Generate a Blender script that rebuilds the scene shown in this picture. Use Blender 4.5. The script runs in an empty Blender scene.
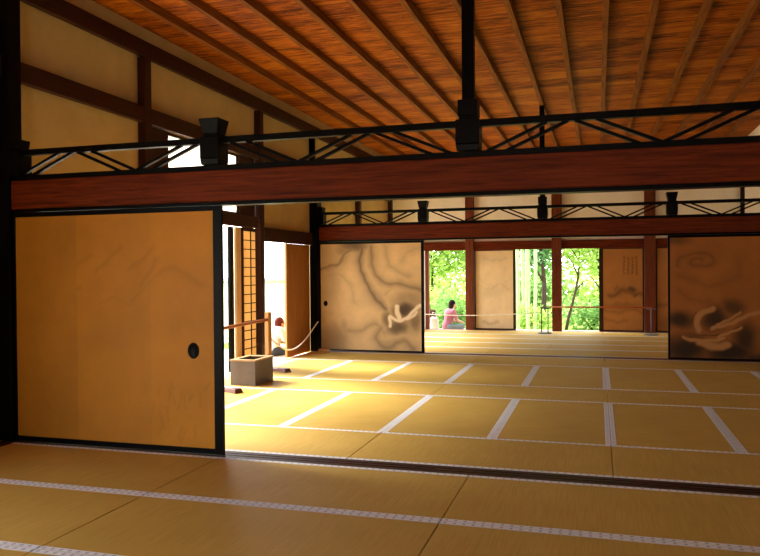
import bpy, bmesh, math, random
import numpy as np
from mathutils import Vector, Matrix
random.seed(7); rng = np.random.default_rng(7)
S = bpy.context.scene
COL = S.collection
PI = math.pi

# ------------------------------------------------------------------ materials
def newmat(name):
    m = bpy.data.materials.new(name); m.use_nodes = True
    nt = m.node_tree; b = nt.nodes['Principled BSDF']
    return m, nt, b
def lk(nt, a, b): nt.links.new(a, b)
def mapping(nt, scale, coord='Object', rot=(0,0,0)):
    tc = nt.nodes.new('ShaderNodeTexCoord'); mp = nt.nodes.new('ShaderNodeMapping')
    mp.inputs['Scale'].default_value = scale; mp.inputs['Rotation'].default_value = rot
    lk(nt, tc.outputs[coord], mp.inputs['Vector']); return mp.outputs['Vector']
def ramp(nt, fac, stops):
    r = nt.nodes.new('ShaderNodeValToRGB'); e = r.color_ramp.elements
    while len(e) < len(stops): e.new(.5)
    for k, (p, c) in enumerate(stops): e[k].position = p; e[k].color = (*c, 1)
    lk(nt, fac, r.inputs['Fac']); return r.outputs['Color']
def noise(nt, vec, scale=5, detail=4, rough=.6, dist=0):
    n = nt.nodes.new('ShaderNodeTexNoise'); n.inputs['Scale'].default_value = scale
    n.inputs['Detail'].default_value = detail; n.inputs['Roughness'].default_value = rough
    n.inputs['Distortion'].default_value = dist
    lk(nt, vec, n.inputs['Vector']); return n.outputs['Fac']
def math_(nt, op, a, b=None, c=None):
    n = nt.nodes.new('ShaderNodeMath'); n.operation = op
    for k, v in enumerate((a, b, c)):
        if v is None: continue
        if isinstance(v, (int, float)): n.inputs[k].default_value = v
        else: lk(nt, v, n.inputs[k])
    return n.outputs[0]
def mixc(nt, fac, a, b, mode='MIX'):
    n = nt.nodes.new('ShaderNodeMix'); n.data_type = 'RGBA'; n.blend_type = mode
    for sock, v in ((n.inputs[0], fac), (n.inputs[6], a), (n.inputs[7], b)):
        if isinstance(v, (int, float)): sock.default_value = v
        elif isinstance(v, tuple): sock.default_value = (*v, 1)
        else: lk(nt, v, sock)
    return n.outputs[2]
def bump(nt, b, h, strength=.2, dist=.01):
    n = nt.nodes.new('ShaderNodeBump'); n.inputs['Strength'].default_value = strength
    n.inputs['Distance'].default_value = dist; lk(nt, h, n.inputs['Height']); lk(nt, n.outputs[0], b.inputs['Normal'])
def simple(name, col, rough=.6, spec=.4, var=.15, sc=6):
    m, nt, b = newmat(name)
    f = noise(nt, mapping(nt, (1,1,1)), sc)
    lo = tuple(c*(1-var) for c in col); hi = tuple(min(1, c*(1+var)) for c in col)
    lk(nt, ramp(nt, f, [(.3, lo), (.7, hi)]), b.inputs['Base Color'])
    b.inputs['Roughness'].default_value = rough; b.inputs['Specular IOR Level'].default_value = spec
    return m
def wood(name, dark, light, scale=(1.2, 22, 22), rough=.5, spec=.18, bmp=.15):
    m, nt, b = newmat(name)
    v = mapping(nt, scale)
    f = noise(nt, v, 2.2, 6, .65, .6)
    lk(nt, ramp(nt, f, [(.3, dark), (.68, light)]), b.inputs['Base Color'])
    b.inputs['Roughness'].default_value = rough; b.inputs['Specular IOR Level'].default_value = spec
    bump(nt, b, f, bmp, .004)
    return m
GX, GY, GZ = (1.0, 20, 20), (20, 1.0, 20), (20, 20, 1.0)
RED_D, RED_L = (.045,.006,.001), (.17,.027,.004)
M = {}
M['red_x'] = wood('red_brown_wood_x', RED_D, RED_L, GX, .5, .1)
M['red_y'] = wood('red_brown_wood_y', RED_D, RED_L, GY)
M['red_z'] = wood('red_brown_wood_z', (.08,.016,.005), (.20,.045,.012), GZ)
M['dark_x'] = wood('dark_wood_x', (.016,.005,.002), (.050,.014,.005), GX)
M['dark_y'] = wood('dark_wood_y', (.018,.005,.002), (.052,.013,.005), GY)
M['dark_z'] = wood('dark_wood_z', (.018,.005,.002), (.050,.013,.005), GZ)
M['tan_z'] = wood('pale_cedar_z', (.38,.18,.055), (.58,.32,.12), GZ)
M['tan_x'] = wood('pale_cedar_x', (.42,.20,.08), (.62,.34,.14), GX)
M['sunlit_tone_stile'] = wood('sunlit_tone_cedar', (.66,.42,.20), (.90,.66,.38), GZ)  # cedar for the door stile, sunlight put into its colour
M['bar'] = wood('orange_bamboo', (.26,.07,.015), (.44,.14,.035), GY)
M['barx'] = wood('orange_bamboo_x', (.42,.09,.03), (.62,.18,.06), GX)
M['foot'] = simple('dark_brown_foot', (.10,.03,.02), .5)
M['black'] = simple('black_lacquer', (.0014,.0011,.0011), .4, .07)
M['blackrail'] = simple('black_rail', (.0014,.0011,.0012), .42, .09)
M['plaster'] = simple('tan_plaster', (.55,.41,.175), .9, .05, .08, 3)
M['plaster_far'] = simple('cream_plaster', (.93,.90,.80), .9, .05, .04, 3)
M['paper'] = simple('white_shoji_paper', (.9,.86,.74), .9, .1, .03, 3)
M['boxpaper'] = simple('grey_brown_board', (.13,.10,.08), .7, .3, .08, 9)
M['boxshade'] = simple('shaded_side_board', (.10,.06,.03), .7, .3, .08, 9)  # unused; box board with the side's shade put into the colour
M['lidwood'] = wood('box_lid_wood', (.26,.16,.07), (.38,.25,.13), GX)
M['rope'] = simple('white_rope', (.9,.82,.72), .8)
M['veranda'] = wood('veranda_boards', (.50,.40,.28), (.72,.62,.48), GY)
M['gravel'] = simple('white_gravel', (.75,.73,.68), .95, .1, .12, 60)
M['moss'] = simple('moss_ground', (.22,.34,.06), .95, .1, .4, 5)
M['bark'] = simple('brown_bark', (.04,.025,.018), .9, .2, .3, 20)
M['bamboo'] = simple('green_bamboo', (.26,.40,.16), .5, .4, .2, 8)
M['rooftile'] = simple('grey_rooftile', (.25,.25,.26), .8)
M['metal'] = simple('black_iron', (.012,.012,.012), .45, .5)
M['greymetal'] = simple('grey_iron', (.16,.14,.15), .5, .5)

# shoji paper lets daylight through
def translucent(name, col, t=.6):
    m, nt, b = newmat(name)
    tr = nt.nodes.new('ShaderNodeBsdfTranslucent'); tr.inputs[0].default_value = (*col, 1)
    b.inputs['Base Color'].default_value = (*col, 1); b.inputs['Roughness'].default_value = .7
    b.inputs['Specular IOR Level'].default_value = .2
    mx = nt.nodes.new('ShaderNodeMixShader'); mx.inputs[0].default_value = t
    lk(nt, b.outputs[0], mx.inputs[1]); lk(nt, tr.outputs[0], mx.inputs[2])
    lk(nt, mx.outputs[0], nt.nodes['Material Output'].inputs['Surface'])
    return m, nt, b, tr
M['shoji'] = translucent('translucent_shoji', (.93,.90,.82), .7)[0]
M['shoji_tan'] = translucent('tan_shoji', (.90,.72,.46), .5)[0]  # lattice door paper, more tan and less translucent
def leafmat(name, lo, hi):
    m, nt, b, tr = translucent(name, hi, .45)
    gi = nt.nodes.new('ShaderNodeNewGeometry')
    c = ramp(nt, gi.outputs['Random Per Island'], [(0, lo), (1, hi)])
    lk(nt, c, b.inputs['Base Color']); lk(nt, c, tr.inputs[0])
    return m
M['leaf_a'] = leafmat('leaf_yellow_green', (.20,.34,.05), (.46,.60,.17))
M['leaf_b'] = leafmat('leaf_mid_green', (.09,.22,.05), (.28,.44,.14))
M['leaf_c'] = leafmat('leaf_blue_green', (.06,.17,.08), (.20,.36,.18))

# tatami: fine ribs across the mat, slow blotches
def tatami():
    m, nt, b = newmat('woven_rush')
    v = mapping(nt, (1,1,1))
    sep = nt.nodes.new('ShaderNodeSeparateXYZ'); lk(nt, v, sep.inputs[0])
    rib = math_(nt, 'SINE', math_(nt, 'MULTIPLY', sep.outputs['X'], 2*PI/.014))
    str_ = noise(nt, mapping(nt, (90, 3, 1)), 1.0, 3, .6)
    oi = nt.nodes.new('ShaderNodeObjectInfo')
    bl = noise(nt, mapping(nt, (1,1,1), 'Object'), 2.0, 3, .5)
    f = math_(nt, 'ADD', math_(nt, 'MULTIPLY', str_, .7), math_(nt, 'MULTIPLY', bl, .35))
    c = ramp(nt, f, [(.30, (.44,.280,.055)), (.75, (.60,.405,.105))])
    c = mixc(nt, math_(nt, 'MULTIPLY', oi.outputs['Random'], .25), c, (.54,.38,.10))
    lk(nt, c, b.inputs['Base Color']); b.inputs['Roughness'].default_value = .6
    b.inputs['Specular IOR Level'].default_value = .09
    bump(nt, b, rib, .12, .002)
    return m
M['tatami'] = tatami()
def heri():
    m, nt, b = newmat('patterned_border_cloth')
    v = mapping(nt, (1,1,1))
    sep = nt.nodes.new('ShaderNodeSeparateXYZ'); lk(nt, v, sep.inputs[0])
    x, y = sep.outputs['X'], sep.outputs['Y']
    per = .052
    sx = math_(nt, 'SINE', math_(nt, 'MULTIPLY', x, 2*PI/per))
    # distance of |y| from the border's middle line
    yy = math_(nt, 'ABSOLUTE', math_(nt, 'SUBTRACT', math_(nt, 'ABSOLUTE', y), .4550))
    dot = math_(nt, 'SUBTRACT', math_(nt, 'MULTIPLY', sx, .016), yy)
    f = math_(nt, 'GREATER_THAN', dot, .003)
    edge = math_(nt, 'GREATER_THAN', yy, .0185)
    c = mixc(nt, math_(nt, 'MULTIPLY', f, .50), (.72,.75,.80), (.15,.13,.13))
    c = mixc(nt, math_(nt, 'MULTIPLY', edge, .35), c, (.20,.14,.12))
    lk(nt, c, b.inputs['Base Color']); b.inputs['Roughness'].default_value = .8; b.inputs['Specular IOR Level'].default_value = .08
    return m
M['heri'] = heri()
# ceiling boards: planks run across the battens, streaky orange cedar
def ceilmat():
    m, nt, b = newmat('ceiling_cedar')
    v = mapping(nt, (1,1,1)); sep = nt.nodes.new('ShaderNodeSeparateXYZ'); lk(nt, v, sep.inputs[0])
    st = noise(nt, mapping(nt, (1.6, 16, 1)), 1.5, 6, .72, .9)
    big = noise(nt, mapping(nt, (.9, 2.2, 1)), 1.4, 3, .5)
    pl = math_(nt, 'DIVIDE', sep.outputs['Y'], .42)
    fr = math_(nt, 'FRACT', pl); fl = math_(nt, 'FLOOR', pl)
    cell = math_(nt, 'FLOOR', math_(nt, 'DIVIDE', math_(nt, 'ADD', sep.outputs['X'], .13), .49))
    wn = nt.nodes.new('ShaderNodeTexWhiteNoise'); wn.noise_dimensions = '2D'
    cb = nt.nodes.new('ShaderNodeCombineXYZ'); lk(nt, fl, cb.inputs[0]); lk(nt, math_(nt,'MULTIPLY',cell,.0), cb.inputs[1]); lk(nt, cb.outputs[0], wn.inputs['Vector'])
    f = math_(nt, 'ADD', math_(nt, 'MULTIPLY', st, .75), math_(nt, 'ADD', math_(nt, 'MULTIPLY', big, .3), math_(nt, 'MULTIPLY', wn.outputs[0], .10)))
    c = ramp(nt, f, [(.38, (.022,.004,.001)), (.49, (.13,.026,.002)), (.60, (.38,.100,.004)), (.8, (.62,.25,.016))])
    seam = math_(nt, 'LESS_THAN', fr, .045)
    c = mixc(nt, math_(nt, 'MULTIPLY', seam, .75), c, (.05,.012,.004))
    lk(nt, c, b.inputs['Base Color']); b.inputs['Roughness'].default_value = .6
    b.inputs['Specular IOR Level'].default_value = .08
    bump(nt, b, st, .2, .006)
    return m
M['ceiling'] = ceilmat()
def fusuma(name, base, ink, rough=.55, lt=None):
    m, nt, b = newmat(name)
    n1 = noise(nt, mapping(nt, (1,1,1)), 1.6, 5, .6); n2 = noise(nt, mapping(nt, (6,1,60)), 1.2, 3, .6)
    lo = tuple(c*.80 for c in base); hi = tuple(min(1,c*1.12) for c in base)
    c = ramp(nt, n1, [(.3, lo), (.7, hi)])
    c = mixc(nt, math_(nt, 'MULTIPLY', n2, .14), c, tuple(c_*.6 for c_ in base))
    at = nt.nodes.new('ShaderNodeAttribute'); at.attribute_name = 'ink'
    sp = nt.nodes.new('ShaderNodeSeparateColor'); lk(nt, at.outputs['Color'], sp.inputs[0])
    c = mixc(nt, sp.outputs[0], c, ink)
    c = mixc(nt, sp.outputs[1], c, lt or base)
    lk(nt, c, b.inputs['Base Color']); b.inputs['Roughness'].default_value = rough
    b.inputs['Specular IOR Level'].default_value = .25
    return m
M['fus_gold'] = fusuma('gold_paper', (.48,.195,.007), (.09,.04,.01))
M['fus_cloud'] = fusuma('buff_painted_paper', (.78,.52,.23), (.060,.030,.012), .55, (.90,.74,.48))
M['fus_pale'] = fusuma('pale_painted_paper', (.90,.70,.42), (.30,.2,.1))
M['fus_brown'] = fusuma('brown_painted_paper', (.48,.20,.045), (.06,.03,.01))
M['fus_orange'] = fusuma('orange_painted_paper', (.40,.135,.022), (.018,.012,.006), .55, (.52,.25,.08))

# ------------------------------------------------------------------ mesh helpers
def link(name, me, mat=None, parent=None, loc=None):
    o = bpy.data.objects.new(name, me); COL.objects.link(o)
    if mat is not None and me is not None: me.materials.append(M[mat] if isinstance(mat, str) else mat)
    if parent is not None: o.parent = parent
    if loc is not None: o.location = loc
    return o
def boxbm(bm, x0, x1, y0, y1, z0, z1, bev=0, taper=None):
    vs = [bm.verts.new((x, y, z)) for z in (z0, z1) for y in (y0, y1) for x in (x0, x1)]
    if taper:   # scale of the top
        cx, cy = (x0+x1)/2, (y0+y1)/2
        for v in vs[4:]: v.co.x = cx+(v.co.x-cx)*taper; v.co.y = cy+(v.co.y-cy)*taper
    fs = [(0,2,3,1),(4,5,7,6),(0,1,5,4),(2,6,7,3),(0,4,6,2),(1,3,7,5)]
    nf = [bm.faces.new([vs[i] for i in f]) for f in fs]
    if bev > 0:
        es = list({e for f in nf for e in f.edges})
        bmesh.ops.bevel(bm, geom=es, offset=bev, segments=1, affect='EDGES')
def mesh(bm, name, smooth=False):
    bmesh.ops.recalc_face_normals(bm, faces=bm.faces)
    me = bpy.data.meshes.new(name); bm.to_mesh(me); bm.free()
    if smooth:
        for p in me.polygons: p.use_smooth = True
    return me
def boxes(name, lst, mat, parent=None, bev=0, loc=None):
    bm = bmesh.new()
    for b in lst: boxbm(bm, *b[:6], bev=bev, taper=(b[6] if len(b) > 6 else None))
    return link(name, mesh(bm, name), mat, parent, loc)
def tube(bm, pts, radii, seg=10, cap=True):
    rings = []
    pts = [Vector(p) for p in pts]
    if not isinstance(radii, (list, tuple)): radii = [radii]*len(pts)
    for i, p in enumerate(pts):
        d = (pts[min(i+1, len(pts)-1)]-pts[max(i-1, 0)]).normalized()
        a = Vector((0,0,1)) if abs(d.z) < .9 else Vector((1,0,0))
        u = d.cross(a).normalized(); w = d.cross(u)
        rings.append([bm.verts.new(p+(u*math.cos(2*PI*k/seg)+w*math.sin(2*PI*k/seg))*radii[i]) for k in range(seg)])
    for a, b in zip(rings, rings[1:]):
        for k in range(seg): bm.faces.new((a[k], a[(k+1)%seg], b[(k+1)%seg], b[k]))
    if cap: bm.faces.new(rings[0]); bm.faces.new(rings[-1][::-1])
def tubes(name, lst, mat, parent=None, seg=10, smooth=True):
    bm = bmesh.new()
    for pts, r in lst: tube(bm, pts, r, seg)
    return link(name, mesh(bm, name, smooth), mat, parent)
def tag(o, label=None, cat=None, group=None, kind=None):
    if label: o['label'] = label
    if cat: o['category'] = cat
    if group: o['group'] = group
    if kind: o['kind'] = kind
    return o
def thing(name, label, cat, loc=(0,0,0), group=None, rz=0):
    o = bpy.data.objects.new(name, None); COL.objects.link(o); o.location = loc; o.rotation_euler = (0,0,rz)
    o.empty_display_size = .1
    return tag(o, label, cat, group)
def struct(name, lst, mat, label=None, parent=None, bev=0):
    o = boxes(name, lst, mat, parent, bev)
    if parent is None: o['kind'] = 'structure'
    return o

# ------------------------------------------------------------------ key sizes (metres)
XL, XR = -4.83, 3.0            # left and right wall faces
YP1, YP2, YF, YB = 5.09, 12.17, 17.2, -3.0
ZC = 4.16
m_ = .955
BAY = [-4.83, -2.85, -.86, 1.10]

# ------------------------------------------------------------------ floor, ground
struct('floor', [(XL-.15, XR+.1, YB, YF+.12, -.30, -.056)], 'tatami')
tag(struct('trim_1', [(XL, -4.682, 1.0, 4.99, -.056, 0)], 'dark_y'), 'dark board strip between the front room mats and the left wall')
tag(struct('trim_2', [(XL, -4.682, 5.19, 12.04, -.056, -.001)], 'tan_x'), 'board strip between the middle room mats and the left wall')
# ground outside
struct('ground', [(-30, 30, YF+1.55, 60, -.9, -.6), (-30, -6.35, -12, YF+1.55, -.9, -.6), (-6.35, 30, YF+.12, YF+1.55, -.9, -.6)], 'moss')
tag(boxes('gravel_bed', [(-9.6, -6.36, -10, 17, -.6, -.585)], 'gravel'), kind='stuff', label='white raked gravel beside the left veranda', cat='gravel')
struct('trim_3', [(-6.3, XL-.16, -6, 18.7, -.20, -.10)], 'veranda')['label'] = 'wooden veranda floor outside the left wall'
struct('trim_4', [(XL-.15, 6, YF+.13, 18.7, -.20, -.10)], 'veranda')['label'] = 'wooden veranda floor beyond the far wall'

# ------------------------------------------------------------------ tatami mats
def make_mat(kind):
    t = thing('tatami_mat', '-', 'tatami mat')
    w, l = m_/2-.0010, 1.91/2-.0032
    bm = bmesh.new(); boxbm(bm, -l, l, -w+.043, w-.043, -.055, 0, .0015)
    link('woven_surface', mesh(bm, 'woven_surface'), 'tatami', t)
    for s in (-1, 1):
        bm = bmesh.new(); a, b = sorted((s*(w-.0432), s*w)); boxbm(bm, -l, l, a, b, -.055, .0012, .001)
        link('cloth_border', mesh(bm, 'cloth_border'), 'heri', t)
    return t
proto = None
def place_mat(x0, x1, y0, y1, label, group):
    global proto
    if proto is None: proto = make_mat(0); r = proto
    else:
        r = proto.copy(); COL.objects.link(r)
        for ch in proto.children:
            c = ch.copy(); COL.objects.link(c); c.parent = r
    horiz = (x1-x0) > (y1-y0)*.99 if not FORCE else FORCE == 'H'
    r.location = ((x0+x1)/2, (y0+y1)/2, 0)
    if horiz: r.rotation_euler = (0,0,0); r.scale = ((x1-x0)/1.91, (y1-y0)/m_, 1)
    else: r.rotation_euler = (0,0,PI/2); r.scale = ((y1-y0)/1.91, (x1-x0)/m_, 1)
    r['label'] = label; r['group'] = group
FORCE = None
ORD = ['first','second','third','fourth','fifth','sixth','seventh','eighth']
X0 = -4.682
def hrow(y0, y1, joints, where, group):
    global FORCE; FORCE = 'H'
    for i, (a, b) in enumerate(zip(joints, joints[1:])):
        place_mat(a, b, y0, y1, f'crosswise gold tatami mat, {ORD[i]} from left wall, {where}', group)
def vrow(y0, y1, where, group):
    global FORCE; FORCE = 'V'
    for i in range(8):
        place_mat(X0+m_*i, X0+m_*(i+1), y0, y1, f'lengthwise gold tatami mat, {ORD[i]} from left wall, {where}', group)
ja = [X0, -2.767, -.857, 1.053, 2.963]
jb = [X0, -3.727, -1.817, .093, 2.003, 2.963]
yf = 4.994
G1 = 'tatami mats of the front room'
hrow(yf-m_, yf, ja, 'just before near threshold', G1)
hrow(yf-2*m_, yf-m_, ja, 'second row before near threshold', G1)
hrow(yf-3*m_, yf-2*m_, ja, 'third row before near threshold', G1)
hrow(yf-4*m_, yf-3*m_, ja, 'fourth row before near threshold', G1)
G2 = 'tatami mats of the middle room'
ya = 6.141
hrow(5.188, ya, jb, 'just behind near threshold', G2)
vrow(ya, ya+1.91, 'nearer middle room row', G2)
hrow(ya+1.91, ya+1.91+m_, jb, 'centre middle room row', G2)
vrow(ya+1.91+m_, ya+3.82+m_, 'farther middle room row', G2)
hrow(ya+3.82+m_, 12.048, jb, 'just before far threshold', G2)
G3 = 'tatami mats of the far room'
y = 12.302
for k, w_ in enumerate(('just behind far threshold','second row of far room','third row of far room','fourth row of far room','beside garden doors of far room')):
    hrow(y+m_*k, min(y+m_*(k+1), 17.08), jb if k % 2 == 0 else [X0,-2.767,-.857,1.053,2.963], w_, G3)

# ------------------------------------------------------------------ thresholds (grooved sills)
def sill(label, y0, y1, mat, z=0):
    n = 2; g = .02; lst = []
    w = (y1-y0)
    cuts = [y0, y0+w*.32, y0+w*.32+g, y0+w*.62, y0+w*.62+g, y1]
    t = boxes('door_sill', [(XL, XR, cuts[0], cuts[1], -.056, z), (XL, XR, cuts[1], cuts[2], -.056, z-.006), (XL, XR, cuts[2], cuts[3], -.056, z),
              (XL, XR, cuts[3], cuts[4], -.056, z-.006), (XL, XR, cuts[4], cuts[5], -.056, z)], mat)
    return tag(t, label, 'door sill')
sill('dark grooved wooden sill crossing the floor between front and middle room', 4.996, 5.186, 'dark_x')
sill('dark grooved wooden sill under the far painted sliding doors', 12.05, 12.30, 'red_x')
sill('wooden sill along the garden doorways of the far wall', 17.085, 17.32, 'red_x', .0)

# ------------------------------------------------------------------ walls
pl = []
A, B_ = XL-.14, XL-.05
pl.append((A, B_, YB, YF+.12, 3.07, ZC))
pl += [(A, B_, YB, -1.4, -.056, 3.07), (A, B_, -1.4, 2.7, 1.95, 3.07), (A, B_, 2.7, 5.5, -.056, 3.07), (A, B_, 5.5, 6.95, 1.95, 3.07), (A, B_, 6.95, 7.17, -.056, 3.07)]
pl += [(A, B_, 9.95, 12.1, 2.08, 3.07), (A, B_, 12.1, 13.0, -.056, 3.07), (A, B_, 13.0, 16.4, 1.95, 3.07), (A, B_, 16.4, YF+.12, -.056, 3.07)]
struct('wall_left', pl, 'plaster')
struct('wall_right', [(XR, XR+.12, YB, YF+.12, -.056, ZC)], 'plaster_far')
struct('trim_5', [(XR-.03, XR-.001, YB+.01, 12.0, .001, 2.0)], 'dark_z')['label'] = 'unseen dark panels added along the right wall to cut bounced light'  # unseen, added to soak up light bouncing off this wall
struct('wall_back', [(XL-.14, -1.6, YB-.12, YB, -.056, ZC), (-1.6, 0, YB-.12, YB, 1.95, ZC), (0, XR+.12, YB-.12, YB, -.056, ZC)], 'plaster')  # opening behind the camera added to bring daylight into the front room
struct('wall_far', [(XL, XR, YF+.07, YF+.12, 2.05, ZC), (XL, -3.97, YF+.07, YF+.12, -.056, 2.05)], 'plaster_far')

# ceiling with battens; roof above with eaves
ceil = struct('ceiling', [(XL-.16, XR+.3, YB-.1, YF+.2, ZC, ZC+.05)], 'ceiling')
bx = [-4.36,-3.86,-3.34,-2.82,-2.33,-1.84,-1.35,-.86,-.37,.09,.57,1.08,1.55,2.05,2.55]
for x in bx:
    b = boxes('ceiling_batten', [(x-.030, x+.030, YB, YF, 4.065, ZC)], 'batten' if 'batten' in M else 'tan_x', ceil)
M['batten'] = wood('ceiling_batten_wood', (.09,.026,.004), (.30,.11,.022), GY, .6, .08)
for c in ceil.children: c.data.materials[0] = M['batten']
def wedge(name, pts, y0, y1, mat):
    bm = bmesh.new()
    a = [bm.verts.new((x, y0, z)) for x, z in pts]; b = [bm.verts.new((x, y1, z)) for x, z in pts]
    bm.faces.new(a); bm.faces.new(b[::-1])
    for i in range(len(pts)): j = (i+1) % len(pts); bm.faces.new((a[i], b[i], b[j], a[j]))
    o = link(name, mesh(bm, name), mat); o['kind'] = 'structure'; return o
wedge('roof', [(-5.9,3.90),(-.9,5.9),(4.6,4.3),(4.6,4.42),(-.9,6.05),(-5.9,4.04)], YB-1, YF+1.2, 'rooftile')
wedge('trim_20', [(-5.9,3.82),(-5.0,4.08),(-5.0,4.16),(-5.9,3.89)], YB-1, YF+1.2, 'tan_x')

# ------------------------------------------------------------------ left wall timber
def beam(label, x0,x1,y0,y1,z0,z1, mat, name='wall_beam', cat='beam', bev=.006, group=None):
    return tag(boxes(name, [(x0,x1,y0,y1,z0,z1)], mat, bev=bev), label, cat, group)
XB = XL+.035
beam('long dark upper beam along the left wall just under the ceiling', XL-.02, XB, YB, YF, 3.80, 3.98, 'dark_y')
beam('long dark beam running across the left wall at mid height above the doors', XL-.02, XB, YB, YF, 3.07, 3.25, 'dark_y')
beam('dark door-head beam on the left wall over the lattice door opening', XL-.06, XL+.02, 7.18, 9.88, 2.05, 2.22, 'dark_y')
beam('dark door-head beam on the left wall near the far corner over the plank door', XL-.06, XL+.02, 10.12, 12.02, 1.87, 2.08, 'dark_y')
beam('dark door-head beam on the left wall of the far room', XL-.06, XL+.02, 12.3, 17.1, 1.87, 2.08, 'dark_y')
def post(label, x0,x1,y0,y1,z0=.001,z1=4.08, mat='dark_z', group=None):
    return tag(boxes('wooden_post', [(x0,x1,y0,y1,z0,z1)], mat, bev=.008), label, 'post', group)
PW = XL+.05
tag(boxes('wooden_post', [(XL-.048, XL+.10, 5.02, 5.17, .001, 4.08)], 'black', bev=.004), 'black corner post at the left end of the near partition', 'post')
post('dark post on the left wall just right of the big gold sliding door top', XL-.048, PW, 7.04, 7.17, z1=3.795)
post('dark red-brown post on the left wall between lattice door and open doorway', XL-.048, PW, 9.91, 10.04, z1=3.795)
tag(boxes('wooden_post', [(XL-.048, XL+.10, 12.06, 12.28, .001, 2.64), (XL-.048, XL+.045, 12.07, 12.15, 2.64, 3.795)], 'black', bev=.004), 'black corner post where the far partition meets the left wall', 'post')
post('dark post on the left wall of the far room seen through the openwork', XL-.048, PW, 14.62, 14.76, z1=3.795)
post('dark corner post at the far left of the garden wall', XL-.048, PW, 17.1, 17.22)
# dark boards flanking the transom
tag(boxes('transom_board', [(XL-.09, XL-.03, 7.175, 7.615, 2.225, 3.065)], 'dark_z'), 'dark upright board left of the bright transom on the left wall', 'board')
tag(boxes('transom_board', [(XL-.09, XL-.03, 9.405, 9.885, 2.225, 3.065)], 'dark_z'), 'dark upright board right of the bright transom on the left wall', 'board')
w1 = struct('window_1', [(XL-.08, XL-.05, 7.62, 7.65, 2.22, 3.07), (XL-.08, XL-.05, 9.37, 9.40, 2.22, 3.07), (XL-.08, XL-.05, 7.65, 9.37, 2.22, 2.25), (XL-.08, XL-.05, 7.65, 9.37, 3.04, 3.07)], 'dark_y')
tag(w1, 'bright papered transom high on the left wall above the lattice door')
link('paper_pane', boxes('tmp', [(XL-.072, XL-.068, 7.65, 9.37, 2.25, 3.04)], 'shoji').data, None, w1)
bpy.data.objects.remove(bpy.data.objects['tmp'])

# ------------------------------------------------------------------ openwork railings (ramma) of both partitions
def partition(yc, n, which):
    z0 = 1.88
    T = .055
    black_head = tag(boxes('door_head_rail', [(XL+.10, XR, yc-T, yc+T, 1.924, 1.952)], 'black', bev=.003), f'black grooved door head rail under the {which} beam', 'door head rail')
    bm_ = tag(boxes('lintel_beam', [(XL+.10, XR, yc-T-.01, yc+T+.01, 1.952, 2.19)], 'red_x', bev=.006), f'wide red-brown lintel beam of the {which} partition', 'beam')
    t = thing('openwork_railing', f'black openwork railing with slanted double bars on top of the {which} beam', 'transom', (0, yc, 2.19))
    boxes('bottom_rail', [(XL+.10, XR, -.04, .04, 0, .045)], 'blackrail', t, bev=.003)
    boxes('top_rail', [(XL+.10, XR, -.03, .03, .215, .262)], 'blackrail', t, bev=.003)
    posts = [-4.83, -2.85, -.86, 1.10, 3.06]
    for i in range(4):
        xa = posts[i]+.12; xb = posts[i+1]-.12
        if i == 3: xb = XR-.02
        L = (xb-xa)/3
        legs = [(xa, xa+L, 1), (xa+L, xa+2*L, -1), (xa+2*L, xb, 1)] if i % 2 == 0 else [(xa, xa+L, -1), (xa+L, xa+2*L, 1), (xa+2*L, xb, -1)]
        # the middle of a bay always peaks where two legs meet
        for (u, v, s) in legs:
            for off in (0, .14):
                bm = bmesh.new()
                p, q = (u, .04), (v-.16, .22)
                if s < 0: p, q = (u+.02, .22), (v-.14, .04)
                d = Vector((q[0]-p[0], 0, q[1]-p[1])).normalized(); nrm = Vector((-d.z, 0, d.x))*.011
                P = Vector((p[0]+off, 0, p[1])); Q = Vector((q[0]+off, 0, q[1]))
                vs = []
                for yy in (-.014, .014):
                    for base, sg in ((P,-1),(P,1),(Q,1),(Q,-1)):
                        w_ = base+nrm*sg; vs.append(bm.verts.new((w_.x, yy, w_.z)))
                for f in ((0,1,2,3),(7,6,5,4),(0,4,5,1),(1,5,6,2),(2,6,7,3),(3,7,4,0)): bm.faces.new([vs[k] for k in f])
                link('slanted_bar', mesh(bm, 'slanted_bar'), 'blackrail', t)
    for k, x in enumerate(posts[1:4]):
        bm = bmesh.new()
        boxbm(bm, x-.074, x+.074, -.074, .074, .045, .09, .004, 1.10)
        boxbm(bm, x-.082, x+.082, -.082, .082, .09, .262, .006)
        boxbm(bm, x-.060, x+.060, -.060, .060, .262, .285, .002)
        if k == 1 : boxbm(bm, x-.068, x+.068, -.068, .068, .285, .40, .004)
        else: boxbm(bm, x-.064, x+.064, -.064, .064, .285, .40, .004, 1.36)
        link('flared_block', mesh(bm, 'flared_block'), 'blackrail', t)
    # end half-block at the wall
    boxes('flared_block', [(XL+.10, XL+.19, -.083, .083, .045, .25), (XL+.10, XL+.17, -.07, .07, .262, .35, 1.2)], 'blackrail', t, bev=.004)
    tag(boxes('hanging_post', [(-.86-.041, -.86+.041, yc-.041, yc+.041, 2.59, 4.085)], 'black', bev=.004), f'thin black hanging post from the ceiling to the {which} openwork railing', 'post')
partition(YP1+.01, 1, 'near')
partition(YP2+.03, 2, 'far')

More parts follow.
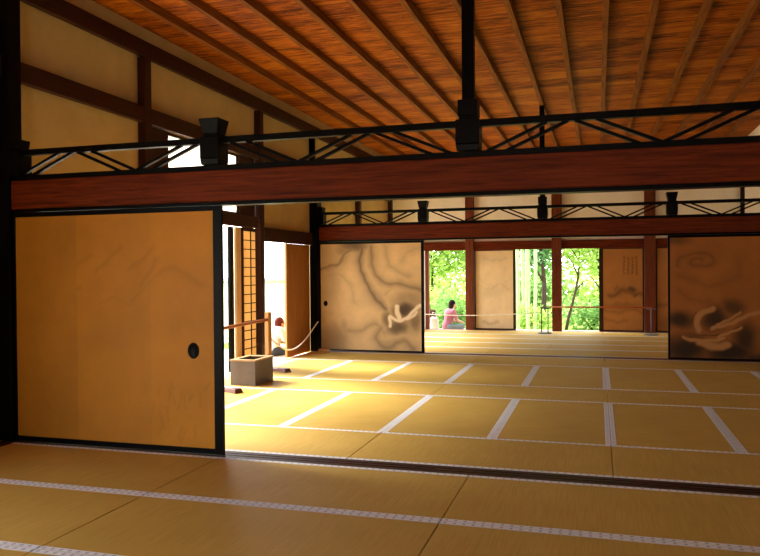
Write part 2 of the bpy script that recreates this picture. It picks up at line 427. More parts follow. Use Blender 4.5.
# ------------------------------------------------------------------ painted sliding doors
def field(nx, nz):
    s, t = np.meshgrid(np.linspace(0,1,nx), np.linspace(0,1,nz)); return s, t
def seg_dist(s, t, pts, asp):
    d = np.full(s.shape, 9.)
    for (x0,y0),(x1,y1) in zip(pts, pts[1:]):
        ax, ay, bx_, by = x0*asp, y0, x1*asp, y1
        px, py = s*asp-ax, t-ay; vx, vy = bx_-ax, by-ay
        h = np.clip((px*vx+py*vy)/(vx*vx+vy*vy+1e-9), 0, 1)
        d = np.minimum(d, np.hypot(px-vx*h, py-vy*h))
    return d
def curve(pts, n=8):
    out = []
    P = [pts[0]]+list(pts)+[pts[-1]]
    for i in range(1, len(P)-2):
        p0,p1,p2,p3 = [np.array(P[k], float) for k in (i-1,i,i+1,i+2)]
        for k in range(n):
            u = k/n
            out.append(tuple(.5*((2*p1)+(-p0+p2)*u+(2*p0-5*p1+4*p2-p3)*u*u+(-p0+3*p1-3*p2+p3)*u**3)))
    out.append(tuple(pts[-1])); return out
def paint(nx, nz, asp, ops):
    s, t = field(nx, nz)
    # wobble for brushy edges
    ws = s+.007*np.sin(t*21+s*9)+.003*np.sin(t*53-s*31); wt = t+.007*np.sin(s*23-t*9)+.003*np.sin(s*61+t*37)
    ink = np.zeros_like(s); lt = np.zeros_like(s)
    for op in ops:
        k = op[0]
        if k == 's':      # ink stroke: pts, width, strength
            d = seg_dist(ws, wt, curve(op[1]), asp); ink = np.maximum(ink, op[3]*np.exp(-(d/op[2])**2))
        elif k == 'w':    # one-sided wash along a stroke
            d = seg_dist(ws, wt, curve(op[1]), asp); ink = np.maximum(ink, op[3]*np.exp(-d/op[2]))
        elif k == 'b':    # blob (cx,cy,rx,ry), strength
            cx,cy,rx,ry = op[1]; q = ((ws-cx)/rx)**2+((wt-cy)/ry)**2
            ink = np.maximum(ink, op[2]*np.exp(-q**1.6))
        elif k == 'v':    # paper sheets joined at upright seams, toned partly to paint in shade
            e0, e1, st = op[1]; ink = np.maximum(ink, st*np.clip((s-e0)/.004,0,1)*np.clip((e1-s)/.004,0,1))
        elif k == 'l':    # light stroke reserves the paper
            d = seg_dist(ws, wt, curve(op[1]), asp); f = np.exp(-(d/op[2])**4)*op[3]
            ink = ink*(1-f); lt = np.maximum(lt, f*.8)
    return np.clip(ink,0,1), np.clip(lt,0,1)
def sliding_door(label, x0, x1, y, z0, z1, paper, frame, fw=.035, ops=(), pull=None, res=(150,150), group=None, cat='sliding door', th=.03, fmat_side=None, wleft=None, wright=None):
    t = thing('sliding_door', label, cat, ((x0+x1)/2, y, z0), group)
    cx = (x0+x1)/2; L, R = x0-cx, x1-cx; H = z1-z0
    wl = fw if wleft is None else wleft; wr = fw if wright is None else wright
    TF = .040 if z1 > 1.9 else fw*.6
    boxes('frame', [(L, L+wl, -th/2, th/2, 0, H), (R-wr, R, -th/2, th/2, 0, H), (L+wl, R-wr, -th/2, th/2, 0, fw), (L+wl, R-wr, -th/2, th/2, H-TF, H)], frame, t, bev=.002)
    nx, nz = res
    a, b = L+wl, R-wr; c, d = fw, H-TF
    yy = th/2-.006
    vs = []; fs = []
    for j in range(nz):
        for i in range(nx): vs.append((a+(b-a)*i/(nx-1), -yy, c+(d-c)*j/(nz-1)))
    for j in range(nz-1):
        for i in range(nx-1): k = j*nx+i; fs.append((k, k+1, k+nx+1, k+nx))
    n0 = len(vs)   # back and edges
    vs += [(a,yy,c),(b,yy,c),(b,yy,d),(a,yy,d)]
    fs += [(n0+1,n0,n0+3,n0+2)]
    me = bpy.data.meshes.new('painted_paper'); me.from_pydata(vs, [], fs)
    asp = (b-a)/(d-c)
    ink, lt = paint(nx, nz, asp, ops) if ops else (np.zeros((nz,nx)), np.zeros((nz,nx)))
    at = me.color_attributes.new('ink', 'FLOAT_COLOR', 'POINT')
    colr = np.zeros((len(vs), 4), np.float32); colr[:n0,0] = ink.ravel(); colr[:n0,1] = lt.ravel(); colr[:,3] = 1
    at.data.foreach_set('color', colr.ravel())
    link('painted_paper', me, paper, t)
    if pull:
        px, pz, r = pull
        bm = bmesh.new()
        prof = [(0,.001),(.60,.001),(.66,.0025),(.8,.006),(1,.006),(1.06,0)]
        seg = 24; rings = []
        for rr, h in prof[1:]:
            rings.append([bm.verts.new((px-cx+math.cos(2*PI*k/seg)*r*rr, -yy-.001-h, pz-z0+math.sin(2*PI*k/seg)*r*1.25*rr)) for k in range(seg)])
        bm.faces.new(rings[0])
        for u, v in zip(rings, rings[1:]):
            for k in range(seg): bm.faces.new((u[k], u[(k+1)%seg], v[(k+1)%seg], v[k]))
        link('door_pull', mesh(bm, 'door_pull', True), 'black', t)
    return t
# near gold door: faint hills, birds and grasses
def Pn(px, py):   # photo point -> door fraction
    return ((px-20)/(197.), (437-py)/(220.)-.0)
g = []
for a in ([(75,275),(88,262),(100,255)], [(105,272),(118,262),(128,250)], [(138,268),(146,262),(158,250)], [(150,284),(157,272),(162,262)], [(45,300),(60,290),(72,284)], [(70,300),(78,290),(86,286)]):
    g.append(('w', [Pn(*p) for p in a], .018, .30))
g.append(('w', [Pn(*p) for p in ((140,300),(155,286),(165,276),(178,270),(192,276),(205,284))], .018, .24))
g.append(('s', [Pn(*p) for p in ((105,306),(120,298),(135,302))], .010, .2))
for k in range(26):
    x = random.uniform(140,212); y0 = random.uniform(380,432); g.append(('s', [Pn(x,y0), Pn(x+random.uniform(-3,5),y0-random.uniform(5,16))], .006, .16))
g.append(('v', (-.1,.33,.24))); g.append(('v', (.33,.70,.10)))  # sheets darken leftward, shade partly put into their tone
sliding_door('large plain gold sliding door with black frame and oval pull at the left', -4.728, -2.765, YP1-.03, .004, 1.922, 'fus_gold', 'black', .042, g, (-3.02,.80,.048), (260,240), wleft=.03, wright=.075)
# far left cloud door
def Pc(px, py): return ((px-316)/106., (353-py)/111.)
def C(l): return [Pc(*p) for p in l]
c = [('b', (*Pc(352,243), .16, .07), .80), ('b', (*Pc(342,247), .09, .07), .45), ('s', C([(316,269),(326,264),(336,263),(341,256),(346,250),(356,248)]), .020, .60), ('w', C([(316,270),(330,265),(340,260),(344,252)]), .05, .35),
     ('w', C([(360,245),(359,262),(364,282),(374,297),(386,311)]), .038, .80), ('w', C([(370,245),(371,262),(377,276),(390,285),(402,284),(422,291)]), .038, .66),
     ('w', C([(386,245),(388,262),(398,272),(410,276)]), .035, .36), ('w', C([(422,246),(410,252),(402,262)]), .04, .26),
     ('w', C([(322,273),(338,276),(350,288),(352,304)]), .03, .26), ('w', C([(385,295),(400,284),(412,292),(422,296)]), .03, .30),
     ('b', (*Pc(408,304), .20, .13), .50), ('b', (*Pc(402,324), .22, .14), .45), ('b', (*Pc(404,311), .13, .10), .97), ('b', (*Pc(397,329), .13, .08), .85), ('b', (*Pc(387,321), .07,.09), .75), ('b', (*Pc(416,322), .07,.10), .70),
     ('w', C([(345,334),(360,332),(372,326),(384,334)]), .05, .46), ('w', C([(380,330),(376,342),(388,350),(404,343),(414,350)]), .05, .60), ('b', (*Pc(390,347), .12,.06), .35),
     ('b', (*Pc(328,345), .17, .20), .55), ('b', (*Pc(341,332), .05, .12), .35), ('b', (.02,.45,.22,.8), .22), ('b', (*Pc(420,292),.10,.05), .3),  # wide blob at the left edge paints the corner shade as ink
     ('l', C([(389,327),(390,318),(396,321),(403,322),(410,318),(414,312),(420,306)]), .016, 1.0), ('l', C([(400,320),(398,312),(397,307)]), .022, 1.0), ('l', C([(408,321),(414,318),(417,313)]), .012, .9),
     ('s', C([(393,319),(399,324),(406,324),(413,319)]), .003, .5)]
sliding_door('buff sliding door painted with ink clouds and a curling root shape, left of the far opening', -4.728, -2.835, YP2-.005, .004, 1.922, 'fus_cloud', 'black', .030, c, (-4.62,.84,.036), (230,220), wleft=.02, wright=.05)
# far right door
def Pr(px, py): return ((px-669)/106., (359-py)/121.)
def R_(l): return [Pr(*p) for p in l]
spi = [(692+ (2+1.5*k*.75)*math.cos(k*.75)*1.1, 262-(1.5+1.2*k*.75)*.75*math.sin(k*.75)) for k in range(14)]
r = [('w', R_(spi), .020, .42), ('b', (*Pr(672,240), .14, .05), .6), ('w', R_([(676,275),(700,286),(722,278),(724,262)]), .035, .25),
     ('b', (*Pr(677,321), .12, .075), .92), ('b', (*Pr(704,320), .10, .11), .9), ('b', (*Pr(719,308), .09, .07), .7), ('b', (*Pr(682,350), .18, .13), .95), ('b', (*Pr(716,352), .22, .10), .95), ('b', (*Pr(728,340), .09, .15), .88), ('b', (*Pr(758,276), .05, .06), .92), ('b', (*Pr(760,245),.04,.06), .7), ('b', (*Pr(763,300),.05,.12), .6),
     ('b', (*Pr(736,357),.12,.05), .8),
     ('l', R_([(692,331),(691,322),(693,314),(702,310)]), .024, 1.0), ('l', R_([(703,330),(715,324),(728,317),(742,313)]), .016, .95), ('l', R_([(706,326),(714,320),(724,312)]), .010, .9), ('l', R_([(679,338),(688,341),(700,342),(712,338)]), .014, 1.0), ('l', R_([(692,344),(702,347),(714,345)]), .030, 1.0), ('l', R_([(706,340),(712,334),(724,329)]), .012, 1.0),
     ('s', R_([(679,337),(688,345),(702,351),(714,348)]), .005, .7), ('s', R_([(684,334),(696,337),(708,335),(722,327)]), .005, .8), ('s', R_([(690,312),(687,322),(691,332)]), .005, .8), ('w', R_([(728,336),(742,332),(752,340),(756,355)]), .03, .35), ('w', R_([(676,290),(684,300),(700,302)]), .03, .22)]
sliding_door('orange-brown sliding door painted with a swirl and dark leafy ink shapes, right of the far opening', 1.035, 3.0, YP2-.005, .004, 1.922, 'fus_orange', 'black', .030, r, None, (230,220), wleft=.03)

# ------------------------------------------------------------------ far (garden) wall
for x0, x1, lab in ((-2.99,-2.80,'left'), (-1.01,-.79,'middle'), (.98,1.21,'right')):
    post(f'square red-brown pillar of the garden wall, {lab} one of three', x0, x1, YF-.10, YF+.068, mat='red_z')
post('red-brown door post at the left edge of the garden view', -3.97, -3.885, YF-.06, YF+.068, z1=1.875, mat='red_z')
post('dark corner post at the far right of the garden wall', 2.92, 2.998, YF-.02, YF+.068, mat='dark_z')
beam('red-brown head beam above the garden doorways', XL, XR, YF-.04, YF+.068, 1.876, 2.07, 'red_x')
f1 = [('s', [(.1,.55),(.4,.5),(.6,.58),(.9,.5)], .01, .15), ('s', [(.2,.08),(.45,.06),(.6,.09)], .02, .35), ('s', [(.2,.9),(.5,.88),(.8,.9)], .02, .15)]
sliding_door('pale cream painted sliding door between the two left garden openings', -2.795, -1.835, YF+.03, .004, 1.875, 'fus_pale', 'dark_z', .035, f1, None, (80,120), wleft=.03, wright=.06)
f2 = []
for i in range(4):
    for j in range(5):
        x = .52+i*.105; z = .90-j*.045
        f2.append(('s', [(x, z), (x+.03, z-.02), (x+.005, z-.03)], .008, .6))
f2 += [('b', (.72,.50,.14,.035), .8), ('s', [(.15,.42),(.35,.44),(.5,.50),(.65,.47),(.95,.44)], .03, .55), ('b', (.82,.43,.08,.02), .7), ('s', [(.3,.52),(.33,.48),(.36,.54)], .012, .4), ('b', (.5,.30,.5,.05), .35), ('s', [(.0,.24),(.4,.22),(.7,.26),(1,.22)], .02, .3), ('s', [(.05,.14),(.3,.10),(.6,.12)], .02, .3)]
sliding_door('brown sliding door with a small ink landscape, right of the garden openings', .02, .978, YF+.03, .004, 1.875, 'fus_brown', 'dark_z', .035, f2, None, (110,160), wleft=.09)
f3 = [('b', (.7,.35,.3,.06), .6), ('s', [(0,.3),(.5,.33),(1,.3)], .03, .4), ('b', (.5,.1,.5,.1), .25)]
sliding_door('dark brown painted sliding door at the right end of the garden wall', 1.211, 2.07, YF+.03, .004, 1.875, 'fus_brown', 'dark_z', .035, f3, None, (80,120))
sliding_door('second dark brown painted sliding door beside the right corner of the garden wall', 2.075, 2.915, YF+.03, .004, 1.875, 'fus_brown', 'dark_z', .035, f3, None, (60,80))

# ------------------------------------------------------------------ left wall doors
# lattice shoji
t = thing('lattice_door', 'narrow papered lattice door with dark bars on the left wall', 'lattice door', (XL-.068, 9.785, 0))
y0, y1 = -.25, .25
boxes('frame', [(-.015,.015,y0,y0+.022,0,2.05), (-.015,.015,y1-.022,y1,0,2.05), (-.015,.015,y0,y1,0,.03), (-.015,.015,y0,y1,2.0,2.05)], 'dark_z', t)
boxes('paper', [(-.004,-.001,y0+.01,y1-.01,.03,2.0)], 'shoji_tan', t)
n = 15
lst = [(.0,.013,.004,.020,.03,2.0)]
for k in range(1, n): z = .03+(1.97)*k/n; lst.append((0,.012,y0+.02,y1-.02,z-.007,z+.007))
boxes('lattice_bars', lst, 'dark_z', t)
# pale edge door behind it and black edged one
t = thing('papered_door', 'pale papered sliding door with cedar stiles behind the lattice door', 'sliding door', (XL-.102, 9.54, 0))
boxes('panel', [(-.003,.003,.05,.49,.03,2.02)], 'shoji', t)
boxes('stile', [(-.016,.016,-.15,-.06,0,2.05), (-.012,.012,-.06,-.02,0,2.05), (-.016,.018,-.02,.05,0,2.05)], 'sunlit_tone_stile', t)
t = thing('papered_door', 'papered sliding door with black edge, left of the cedar-edged door', 'sliding door', (XL-.138, 9.53, 0))
boxes('panel', [(-.003,.003,-.14,.50,.03,2.02)], 'shoji', t)
boxes('stile', [(-.015,.015,-.27,-.14,0,2.05)], 'black', t)
t = thing('plank_door', 'wide brown plank sliding door beside the far left corner post', 'sliding door', (XL-.06, 11.5, 0))
boxes('panel', [(-.010,.010,-.42,.555,.0,1.868)], wood('brown_plank_door', (.30,.12,.03), (.46,.20,.06), (20,8,1.0)), t)
boxes('stile', [(-.016,.016,-.47,-.42,0,1.87)], 'tan_z', t)

# ------------------------------------------------------------------ small things in the middle room
t = thing('offering_box', 'grey-brown wooden box with slotted open lid on the mats by the left doorway', 'box', (-4.225, 8.47, .0015), rz=.0)
hw, hl, hh = .17, .26, .30
boxes('body', [(-hw,hw,-hl,-hl+.012,.0,hh), (-hw,hw,hl-.012,hl,0,hh), (-hw,-hw+.012,-hl+.012,hl-.012,0,hh), (hw-.012,hw,-hl+.012,hl-.012,0,hh), (-hw+.012,hw-.012,-hl+.012,hl-.012,0,.012)], 'boxpaper', t, bev=.001)
boxes('lid', [(-hw-.008,-hw+.06,-hl-.008,hl+.008,hh,hh+.018),(hw-.05,hw+.008,-hl-.008,hl+.008,hh,hh+.018),(-hw+.06,hw-.05,-hl-.008,-hl+.07,hh,hh+.018),(-hw+.06,hw-.05,hl-.07,hl+.008,hh,hh+.018)], 'lidwood', t, bev=.001)
# hand rail barrier
t = thing('barrier_stand', 'low wooden barrier with an orange-brown bar and wide feet by the left doorway', 'barrier', (-4.53, 9.60, .0015), rz=math.atan2(.16,-1.65)-PI/2+PI)
# local +Y runs from near to far: rebuild in world axes instead
t.rotation_euler = (0,0,0)
def foot(px, py):
    o = boxes('foot', [(-.16, .26, -.045, .045, 0, .035), (.22, .42, -.06, .06, 0, .05, .8)], 'foot', t, bev=.004, loc=(px, py, 0)); o.rotation_euler = (0,0,-.42)
foot(0, 0); foot(.15, -1.75)
boxes('upright', [(-.03,.03,-.055,.055,.035,.83)], 'tan_z', t, bev=.004)
boxes('upright', [(.12,.18,-1.805,-1.695,.035,.83)], 'tan_z', t, bev=.004)
tubes('rail', [([(.17,-1.95,.72),(.15,-1.7,.72),(0,0,.725),(-.012,.10,.725)], .022)], 'bar', t, 12)
# white rope from barrier to corner post
pts = []
A0 = Vector((-4.53, 9.66, .46)); B0 = Vector((-4.727, 12.05, .52))
for k in range(17):
    u = k/16; p = A0.lerp(B0, u); p.z -= .30*math.sin(PI*u)**1.0*(1-.5*(u-.5)); pts.append(p)
tag(tubes('hanging_rope', [(pts, .010)], 'rope', seg=8), 'white rope sagging from the wooden barrier to the far left corner post', 'rope')
tag(boxes('wooden_block', [(-4.70,-4.50,11.98,12.045,0.0,.05)], 'tan_x', bev=.003), 'small pale wooden block at the foot of the ink cloud door', 'block')

# ------------------------------------------------------------------ far barrier
def iron_stand(name, label, x, y, two=True, mat='metal'):
    t = thing(name, label, 'barrier stand', (x, y, .0015))
    bm = bmesh.new(); tube(bm, [(0,0,0),(0,0,.018),(0,0,.03)], [.15,.15,.10], 24)
    link('base', mesh(bm, 'base'), mat, t)
    xs = (-.07,.07) if two else (0,)
    for a in xs:
        b = bmesh.new(); tube(b, [(a,0,.03),(a,0,.56)], .012, 10); link('pole', mesh(b, 'pole', True), mat, t)
    tubes('crossbar', [([(-.09,0,.555),(.09,0,.555)], .013)], mat, t)
    return t
iron_stand('barrier_stand', 'black twin-pole barrier stand before the middle garden pillar', -1.13, 16.5)
iron_stand('barrier_stand', 'thin grey barrier stand before the right garden pillar', 1.07, 16.5, False, 'greymetal')
tag(tubes('barrier_pole', [([(-1.03,16.5,.585),(1.10,16.5,.585)], .017)], 'barx'), 'long red-brown bamboo pole resting on the far barrier stands', 'pole')
pts = [(-4.6+3.4*k/14, 16.5, .44-.07*math.sin(PI*k/14)+.02*k/14) for k in range(15)]
tag(tubes('barrier_rope', [(pts, .010)], 'rope', seg=8), 'white rope stretched across the left garden openings', 'rope')
iron_stand('barrier_stand', 'black barrier stand hidden at the left end of the far rope', -4.60, 16.5, False)

# ------------------------------------------------------------------ people (seated)
def capsule(bm, p, q, r0, r1, seg=12):
    p, q = Vector(p), Vector(q)
    d = (q-p).normalized()
    pts = [p-d*r0, p-d*r0*.7, p-d*r0*.3, p, q, q+d*r1*.3, q+d*r1*.7, q+d*r1]
    rr = [r0*.02, r0*.7, r0*.95, r0, r1, r1*.95, r1*.7, r1*.02]
    tube(bm, pts, rr, seg)
def ell(bm, c, r):
    res_ = bmesh.ops.create_uvsphere(bm, u_segments=20, v_segments=14, radius=1)
    for v in res_['verts']: v.co = Vector((c[0]+v.co.x*r[0], c[1]+v.co.y*r[1], c[2]+v.co.z*r[2]))
def fuse(name, bm, mat, parent, voxel=.010, smooth=4):
    me = bpy.data.meshes.new('tmpm'); bm.to_mesh(me); bm.free()
    o = bpy.data.objects.new('tmpo', me); COL.objects.link(o)
    md = o.modifiers.new('r', 'REMESH'); md.mode = 'VOXEL'; md.voxel_size = voxel
    if smooth: s = o.modifiers.new('s', 'SMOOTH'); s.iterations = smooth; s.factor = .5
    dg = bpy.context.evaluated_depsgraph_get()
    m2 = bpy.data.meshes.new_from_object(o.evaluated_get(dg)); m2.name = name
    bpy.data.objects.remove(o)
    for p in m2.polygons: p.use_smooth = True
    m2.materials.clear()
    return link(name, m2, mat, parent)
M['skin'] = simple('skin', (.30,.15,.10), .55, .35, .05)
M['hair'] = simple('dark_brown_hair', (.008,.004,.003), .7, .05, .3, 30)
M['redhair'] = simple('reddish_brown_hair', (.06,.010,.007), .7, .05, .3, 30)
M['pink'] = simple('pink_cloth', (.24,.085,.125), .85, .15, .06)
M['white'] = simple('white_cloth', (.42,.39,.38), .85, .15, .03)
M['jeans'] = simple('grey_blue_cloth', (.10,.13,.16), .85, .15, .1)
M['blk'] = simple('black_cloth', (.015,.016,.018), .85, .2, .1)
M['brn'] = simple('brown_cloth', (.05,.018,.012), .85, .2, .1)
M['eye'] = simple('eye', (.02,.015,.012), .2)
def seated_person(label, loc, rz, top, bottom, hair, lean=.0, crossed=False, tilt=0, longhair=True, s=1.0):
    t = thing('person', label, 'person', loc, rz=rz); t.scale = (s,s,s)
    k = lean
    pel = Vector((0,0,.11)); wai = Vector((0,.03+k*.15,.28)); che = Vector((0,.04+k*.42,.46)); nek = Vector((0,.05+k*.62,.585)); hd = Vector((0,.085+k*.90,.715-tilt*.06))
    sh = [Vector((a*.165, nek.y-.02, .535)) for a in (-1,1)]
    el = [Vector((a*.20, nek.y+.06, .30)) for a in (-1,1)]
    wr = [Vector((a*.13, nek.y+.27, .235)) for a in (-1,1)]
    hip = [Vector((a*.09,0.0,.11)) for a in (-1,1)]
    if crossed:
        kn = [Vector((a*.33,.28,.12)) for a in (-1,1)]; an = [Vector((-a*.06,.36+.06*a,.06)) for a in (-1,1)]; to = [Vector((-a*.22,.40+.06*a,.05)) for a in (-1,1)]
    else:
        kn = [Vector((a*.11,.43,.125)) for a in (-1,1)]; an = [Vector((a*.11,.46,-.29)) for a in (-1,1)]; to = [Vector((a*.12,.62,-.345)) for a in (-1,1)]
    bm = bmesh.new()
    capsule(bm, pel, wai, .125, .105); capsule(bm, wai, che, .105, .12)
    ell(bm, che, (.165,.10,.13)); capsule(bm, sh[0], sh[1], .052, .052)
    capsule(bm, che, nek, .07, .052); capsule(bm, nek, hd-Vector((0,.02,.05)), .05, .048)
    ell(bm, hd, (.074,.094,.112)); ell(bm, hd+Vector((0,.035,-.06)), (.052,.055,.05))
    capsule(bm, hd+Vector((0,.088,.005)), hd+Vector((0,.108,-.025)), .009, .013)      # nose
    capsule(bm, hd+Vector((-.018,.090,-.055)), hd+Vector((.018,.090,-.055)), .007, .007)  # lips
    for a in (-1,1): ell(bm, hd+Vector((a*.076,-.005,-.012)), (.012,.02,.032))
    for i, a in enumerate((-1,1)):
        capsule(bm, sh[i], el[i], .047, .038); capsule(bm, el[i], wr[i], .037, .025)
        capsule(bm, hip[i], kn[i], .078, .055); capsule(bm, kn[i], an[i], .053, .036); capsule(bm, an[i], to[i], .036, .028)
        f = (wr[i]-el[i]).normalized(); palm = wr[i]+Vector((-a*.01,.055,-.02))
        capsule(bm, wr[i], palm, .024, .03)
        side = Vector((a,0,0))
        for j, L in enumerate((.065,.078,.072,.055)):
            b0 = palm+side*(-.026+.0175*j)+Vector((0,.022,-.004)); b1 = b0+Vector((0,L*.55,-.006)); b2 = b1+Vector((0,L*.35,-.022))
            capsule(bm, b0, b1, .0088, .0082, 8); capsule(bm, b1, b2, .0082, .0072, 8)
        th0 = palm-side*.022+Vector((0,-.02,0)); th1 = th0-side*.03+Vector((0,.03,-.004)); th2 = th1-side*.008+Vector((0,.026,-.01))
        capsule(bm, th0, th1, .0125, .0105, 8); capsule(bm, th1, th2, .0105, .0085, 8)
    body = fuse('body', bm, 'skin', t, .0075, 3)
    bm = bmesh.new()
    capsule(bm, pel+Vector((0,0,.02)), wai, .142, .122); capsule(bm, wai, che, .122, .135); ell(bm, che, (.182,.118,.145)); capsule(bm, sh[0], sh[1], .066, .066); capsule(bm, che, nek-Vector((0,0,.02)), .09, .068)
    for i in (0,1): capsule(bm, sh[i], sh[i].lerp(el[i], .8), .062, .056)
    fuse('shirt', bm, top, t, .012, 5)
    bm = bmesh.new()
    capsule(bm, pel-Vector((0,0,.0)), pel+Vector((0,.01,.05)), .132, .13)
    for i in (0,1): capsule(bm, hip[i], kn[i], .092, .072); capsule(bm, kn[i], an[i].lerp(kn[i], .12), .070, .054)
    fuse('trousers', bm, bottom, t, .012, 4)
    bm = bmesh.new()
    ell(bm, hd+Vector((0,-.022,.026)), (.088,.098,.105)); ell(bm, hd+Vector((0,-.055,-.03)), (.078,.060,.08))
    if longhair: ell(bm, hd+Vector((0,-.07,-.10)), (.078,.05,.10)); ell(bm, hd+Vector((0,-.062,-.03)), (.09,.05,.09))
    fuse('hair', bm, hair, t, .010, 3)
    for a in (-1,1):
        bm = bmesh.new(); ell(bm, hd+Vector((a*.028,.083,.008)), (.011,.008,.006)); link('eye', mesh(bm, 'eye', True), 'eye', t)
    for i in (0,1):
        bm = bmesh.new(); capsule(bm, an[i]+(to[i]-an[i])*.05, to[i]+(to[i]-an[i])*.1, .043, .036); fuse('shoe', bm, 'blk', t, .010, 2)
    return t
ZV = -.10
seated_person('seated person in a pink top with dark hair, back turned, at the garden veranda edge', (-3.64, 18.12, ZV-.012), -.75, 'pink', 'jeans', 'hair', .12, True, 0, True, .92)
seated_person('seated person in brown half hidden at the left edge of the garden opening', (-4.11, 18.22, ZV-.012), .35, 'brn', 'white', 'hair', .5, False, 1, True, .86)
seated_person('seated person in a white top bending forward outside the left doorway', (-5.575, 12.0, ZV-.012), -.6, 'white', 'blk', 'redhair', .10, True, 1, False, .90)
# white bag beside the pink person
t = thing('cloth_bag', 'white cloth bag standing left of the person in pink', 'bag', (-3.88, 17.72, ZV))
bm = bmesh.new(); boxbm(bm, -.11,.11,-.06,.06,0,.36,.03,.85); link('body', mesh(bm,'body'), 'white', t)
tubes('handle', [([(-.06,0,.34),(-.04,0,.46),(.04,0,.46),(.06,0,.34)], .010)], 'white', t)

# ------------------------------------------------------------------ garden
def leaves(n, blobs, size, name, mat, parent=None):
    V = []; F = []
    w = np.array([b[3]*b[4]*b[5] for b in blobs]); w = w/w.sum()
    idx = rng.choice(len(blobs), n, p=w)
    d = rng.normal(size=(n,3)); d /= np.linalg.norm(d, axis=1)[:,None]
    rad = rng.random(n)**.45
    bl = np.array(blobs)[idx]
    P = bl[:,:3]+d*rad[:,None]*bl[:,3:6]
    a = rng.normal(size=(n,3)); a[:,2] *= .5; a /= np.linalg.norm(a,axis=1)[:,None]
    b = np.cross(a, rng.normal(size=(n,3))); b /= np.linalg.norm(b,axis=1)[:,None]
    sz = size*(.6+.8*rng.random(n))[:,None]
    nrm = np.cross(a,b)
    q = [P-a*sz, P-b*sz*.45+nrm*sz*.10, P+a*sz, P+b*sz*.45+nrm*sz*.10]
    V = np.stack(q, 1).reshape(-1,3)
    me = bpy.data.meshes.new(name); me.from_pydata(V.tolist(), [], [(4*i,4*i+1,4*i+2,4*i+3) for i in range(n)])
    return link(name, me, mat, parent)
def tree(label, x, y, h, crown, n, size, mat, trunks=((0,0),), tr=.06, group='trees of the garden', name='garden_tree'):
    t = thing(name, label, 'tree', (x, y, -.6), group)
    for (dx, ln) in trunks:
        pts = []; rr = []
        for k in range(8):
            u = k/7; pts.append((dx+ln*u+.10*math.sin(u*5+dx*9), .05*math.sin(u*4+x), h*.8*u)); rr.append(tr*(1-.65*u))
        br = bmesh.new(); tube(br, pts, rr, 8)
        for q in range(4):
            i = 3+q; p = Vector(pts[min(i,7)]); e = p+Vector((random.uniform(-.7,.7), random.uniform(-.4,.4), random.uniform(.3,.8)))
            tube(br, [p, p.lerp(e,.5)+Vector((0,0,.06)), e], [tr*.45, tr*.3, tr*.12], 6)
        link('trunk', mesh(br, 'trunk', True), 'bark', t)
    leaves(n, crown, size, 'foliage', mat, t)
def bush(label, x, y, r, h, n, size, mat, group='bushes of the garden'):
    t = thing('garden_bush', label, 'bush', (x, y, -.6), group)
    bl = [(random.uniform(-.5,.5)*r, random.uniform(-.4,.4)*r, h*random.uniform(.35,.6), r*.6, r*.5, h*.42) for _ in range(5)]
    bl.append((0,0,h*.3,r*.8,r*.6,h*.32))
    leaves(n, bl, size, 'foliage', mat, t)
    tubes('stems', [([(0,0,0),(random.uniform(-.3,.3)*r,random.uniform(-.2,.2)*r,h*.5)], [.03,.012]) for _ in range(5)], 'bark', t, 6)
# view through the openings runs up and to the left
bush('bright green rounded bush behind the person in pink', -5.5, 24.0, 1.7, 1.7, 2600, .085, 'leaf_a')
bush('blue-green bush right of the person in pink', -4.2, 22.6, .9, 1.5, 1500, .07, 'leaf_b')
bush('low yellow-green bush seen through the middle garden opening', -2.0, 22.5, .9, 1.1, 1300, .07, 'leaf_a')
bush('low green bush at the foot of the bamboo stems', -3.1, 24.2, 1.1, 1.2, 1400, .07, 'leaf_b')
bush('wide green bush seen low through the right garden opening', -.2, 25.2, 1.5, 1.2, 2000, .08, 'leaf_b')
bush('yellow-green bush on the rising bank far behind', -6.8, 31, 3.0, 2.6, 2600, .14, 'leaf_a')
bush('mid green bush on the rising bank behind the bamboo', -3.2, 33, 3.0, 2.6, 2600, .14, 'leaf_b')
bush('pale green bush on the rising bank behind the right opening', .6, 33, 3.0, 2.6, 2600, .14, 'leaf_a')
tree('leafy yellow-green tree filling the left garden opening', -6.2, 27, 5.0, [(0,0,3.2,2.2,1.4,1.5),(-.8,0,2.4,1.3,1,.9),(1.1,0,2.6,1.3,1,1.0),(.2,0,4.6,1.8,1.2,1.0)], 7000, .10, 'leaf_a', ((0,.3),))
tree('tall blue-green tree at the right side of the middle garden opening', -1.75, 23.5, 4.6, [(.1,0,3.3,.7,.7,.9),(0,0,2.6,.55,.5,.5),(.3,0,4.3,1,.8,.8)], 2800, .085, 'leaf_c', ((0,.1),), .10)
tree('slender forked maple in the right garden opening', -.75, 24, 3.9, [(-.2,0,2.9,.9,.7,.6),(.6,0,3.2,1.0,.7,.7),(.9,0,2.2,.55,.5,.5),(-.1,0,2.1,.5,.4,.4),(.2,0,4.2,1.6,1,.7)], 3600, .085, 'leaf_a', ((-.15,.35),(.75,.1)), .055)
tree('broad light green tree behind the slender maple', 1.4, 29, 5.2, [(0,0,3.6,2.4,1.4,1.5),(-1.5,0,2.6,1.2,1,.9),(1.5,0,2.4,1.2,1,.9)], 5200, .12, 'leaf_a', ((0,.2),), .09)
tree('light green tree between bamboo and bank', -3.4, 29.5, 5.4, [(0,0,3.9,1.9,1.3,1.5),(-1.0,0,2.5,1,1,.8),(1.0,0,2.4,1.0,.8,.8)], 4600, .12, 'leaf_b', ((0,.2),), .08)
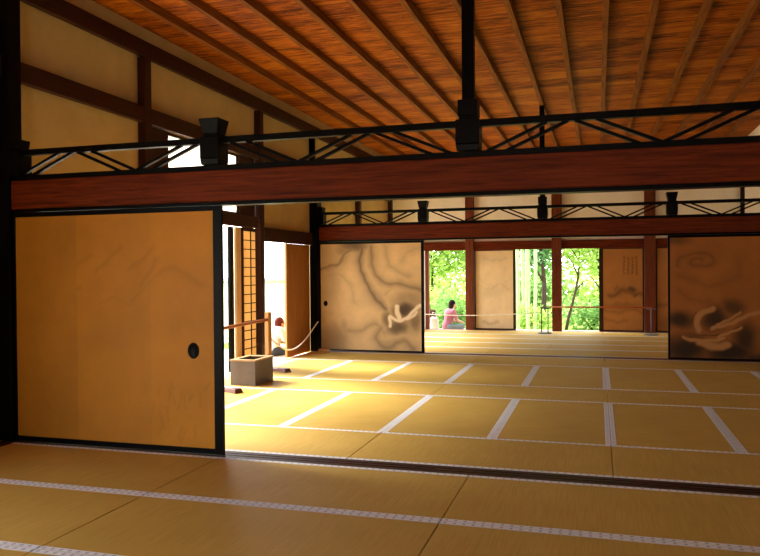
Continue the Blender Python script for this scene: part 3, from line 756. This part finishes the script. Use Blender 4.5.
for k, (x, yy) in enumerate(((-2.22,21.4),(-2.16,22.3),(-1.93,21.2),(-2.42,22.9),(-2.08,23.4),(-1.78,22.0))):
    t = thing('bamboo_stem', f'pale green bamboo stem in the middle garden opening, {ORD[k]} of the grove', 'bamboo', (x, yy, -.6), 'bamboo stems of the garden')
    bm = bmesh.new(); pts=[]; rr=[]
    for j in range(14):
        for dz, r_ in ((0,.052),(.02,.045),(.03,.045)):
            pts.append((.02*math.sin(j*.5+k), 0, j*.36+dz)); rr.append(r_)
    tube(bm, pts, rr, 10); link('culm', mesh(bm, 'culm', True), 'bamboo', t)
    leaves(260, [(0,0,3.9,.6,.5,.8),(0,0,4.7,.7,.5,.8)], .075, 'foliage', 'leaf_c' if k%2 else 'leaf_b', t)
# garden wall outside the left veranda
t = thing('garden_wall', 'pale garden wall with tiled cap beyond the left veranda', 'wall', (-10.2, 5, -.6))
boxes('wall_body', [(-.12,.12,-14,20,0,1.7)], 'plaster_far', t)
bm = bmesh.new()
boxbm(bm, -.3,.3,-14,20,1.7,1.76); boxbm(bm, -.22,.22,-14,20,1.76,1.86, 0, .5)
link('tile_cap', mesh(bm,'tile_cap'), 'rooftile', t)

# ------------------------------------------------------------------ light
W = bpy.data.worlds.new('sky'); S.world = W; W.use_nodes = True
bg = W.node_tree.nodes['Background']; bg.inputs[0].default_value = (.97, .98, 1.0, 1); bg.inputs[1].default_value = 7.2
def portal(name, loc, rot, sx, sy):
    L = bpy.data.lights.new(name, 'AREA'); L.shape = 'RECTANGLE'; L.size = sx; L.size_y = sy; L.cycles.is_portal = True
    o = bpy.data.objects.new(name, L); COL.objects.link(o); o.location = loc; o.rotation_euler = rot
R90 = PI/2
for nme, yc, w_, zc, h_ in (('sky_portal_front', .65, 4.1, .97, 1.95), ('sky_portal_hidden', 6.22, 1.45, .97, 1.95), ('sky_portal_lattice', 8.1, 1.9, 1.0, 2.05), ('sky_portal_transom', 8.5, 1.8, 2.64, .85), ('sky_portal_corner', 10.57, .95, .93, 1.87), ('sky_portal_far', 14.7, 3.4, .97, 1.95)):
    portal(nme, (XL-.16, yc, zc), (0, -R90, 0), h_, w_)
o_ = portal('sky_portal_back', (-.8, YB-.13, .95), (R90, 0, 0), 1.6, 1.95)  # portal for the added back opening
for nme, xc, w_ in (('garden_portal_a', -3.44, .9), ('garden_portal_b', -1.42, .83), ('garden_portal_c', -.38, .8)):
    portal(nme, (xc, YF+.15, .94), (-R90, 0, 0), w_, 1.87)
sun = bpy.data.lights.new('sun', 'SUN'); sun.energy = 16; sun.angle = math.radians(28); sun.color = (1.0,.92,.78)
so = bpy.data.objects.new('sun', sun); COL.objects.link(so)
dirv = Vector((1.0, -.22, -.78)); so.rotation_euler = dirv.to_track_quat('-Z', 'Y').to_euler(); so.location = (-12, 12, 9)

# ------------------------------------------------------------------ camera (solved from the mats and beams)
cam = bpy.data.cameras.new('camera'); co = bpy.data.objects.new('camera', cam); COL.objects.link(co)
cam.sensor_fit = 'HORIZONTAL'; cam.sensor_width = 36; cam.lens = 733.65/760*36; cam.clip_start = .05; cam.clip_end = 300
yaw, pit, rol, h = .289, .010, .008, 1.411
fwd = Vector((-math.sin(yaw)*math.cos(pit), math.cos(yaw)*math.cos(pit), -math.sin(pit)))
rt0 = Vector((math.cos(yaw), math.sin(yaw), 0)); up0 = rt0.cross(fwd)
rt = rt0*math.cos(rol)-up0*math.sin(rol); up = rt0*math.sin(rol)+up0*math.cos(rol)
mw = Matrix(((rt.x, up.x, -fwd.x, 0), (rt.y, up.y, -fwd.y, 0), (rt.z, up.z, -fwd.z, h), (0,0,0,1)))
co.matrix_world = mw
S.camera = co
S.view_settings.view_transform = 'Standard'; S.view_settings.look = 'None'
S.view_settings.gamma = 1; S.view_settings.use_curve_mapping = False
S.view_settings.exposure = 0.18
S.cycles.max_bounces = 12; S.cycles.diffuse_bounces = 8; S.cycles.use_denoising = True
S.cycles.sample_clamp_indirect = 10; S.cycles.caustics_reflective = False; S.cycles.caustics_refractive = False
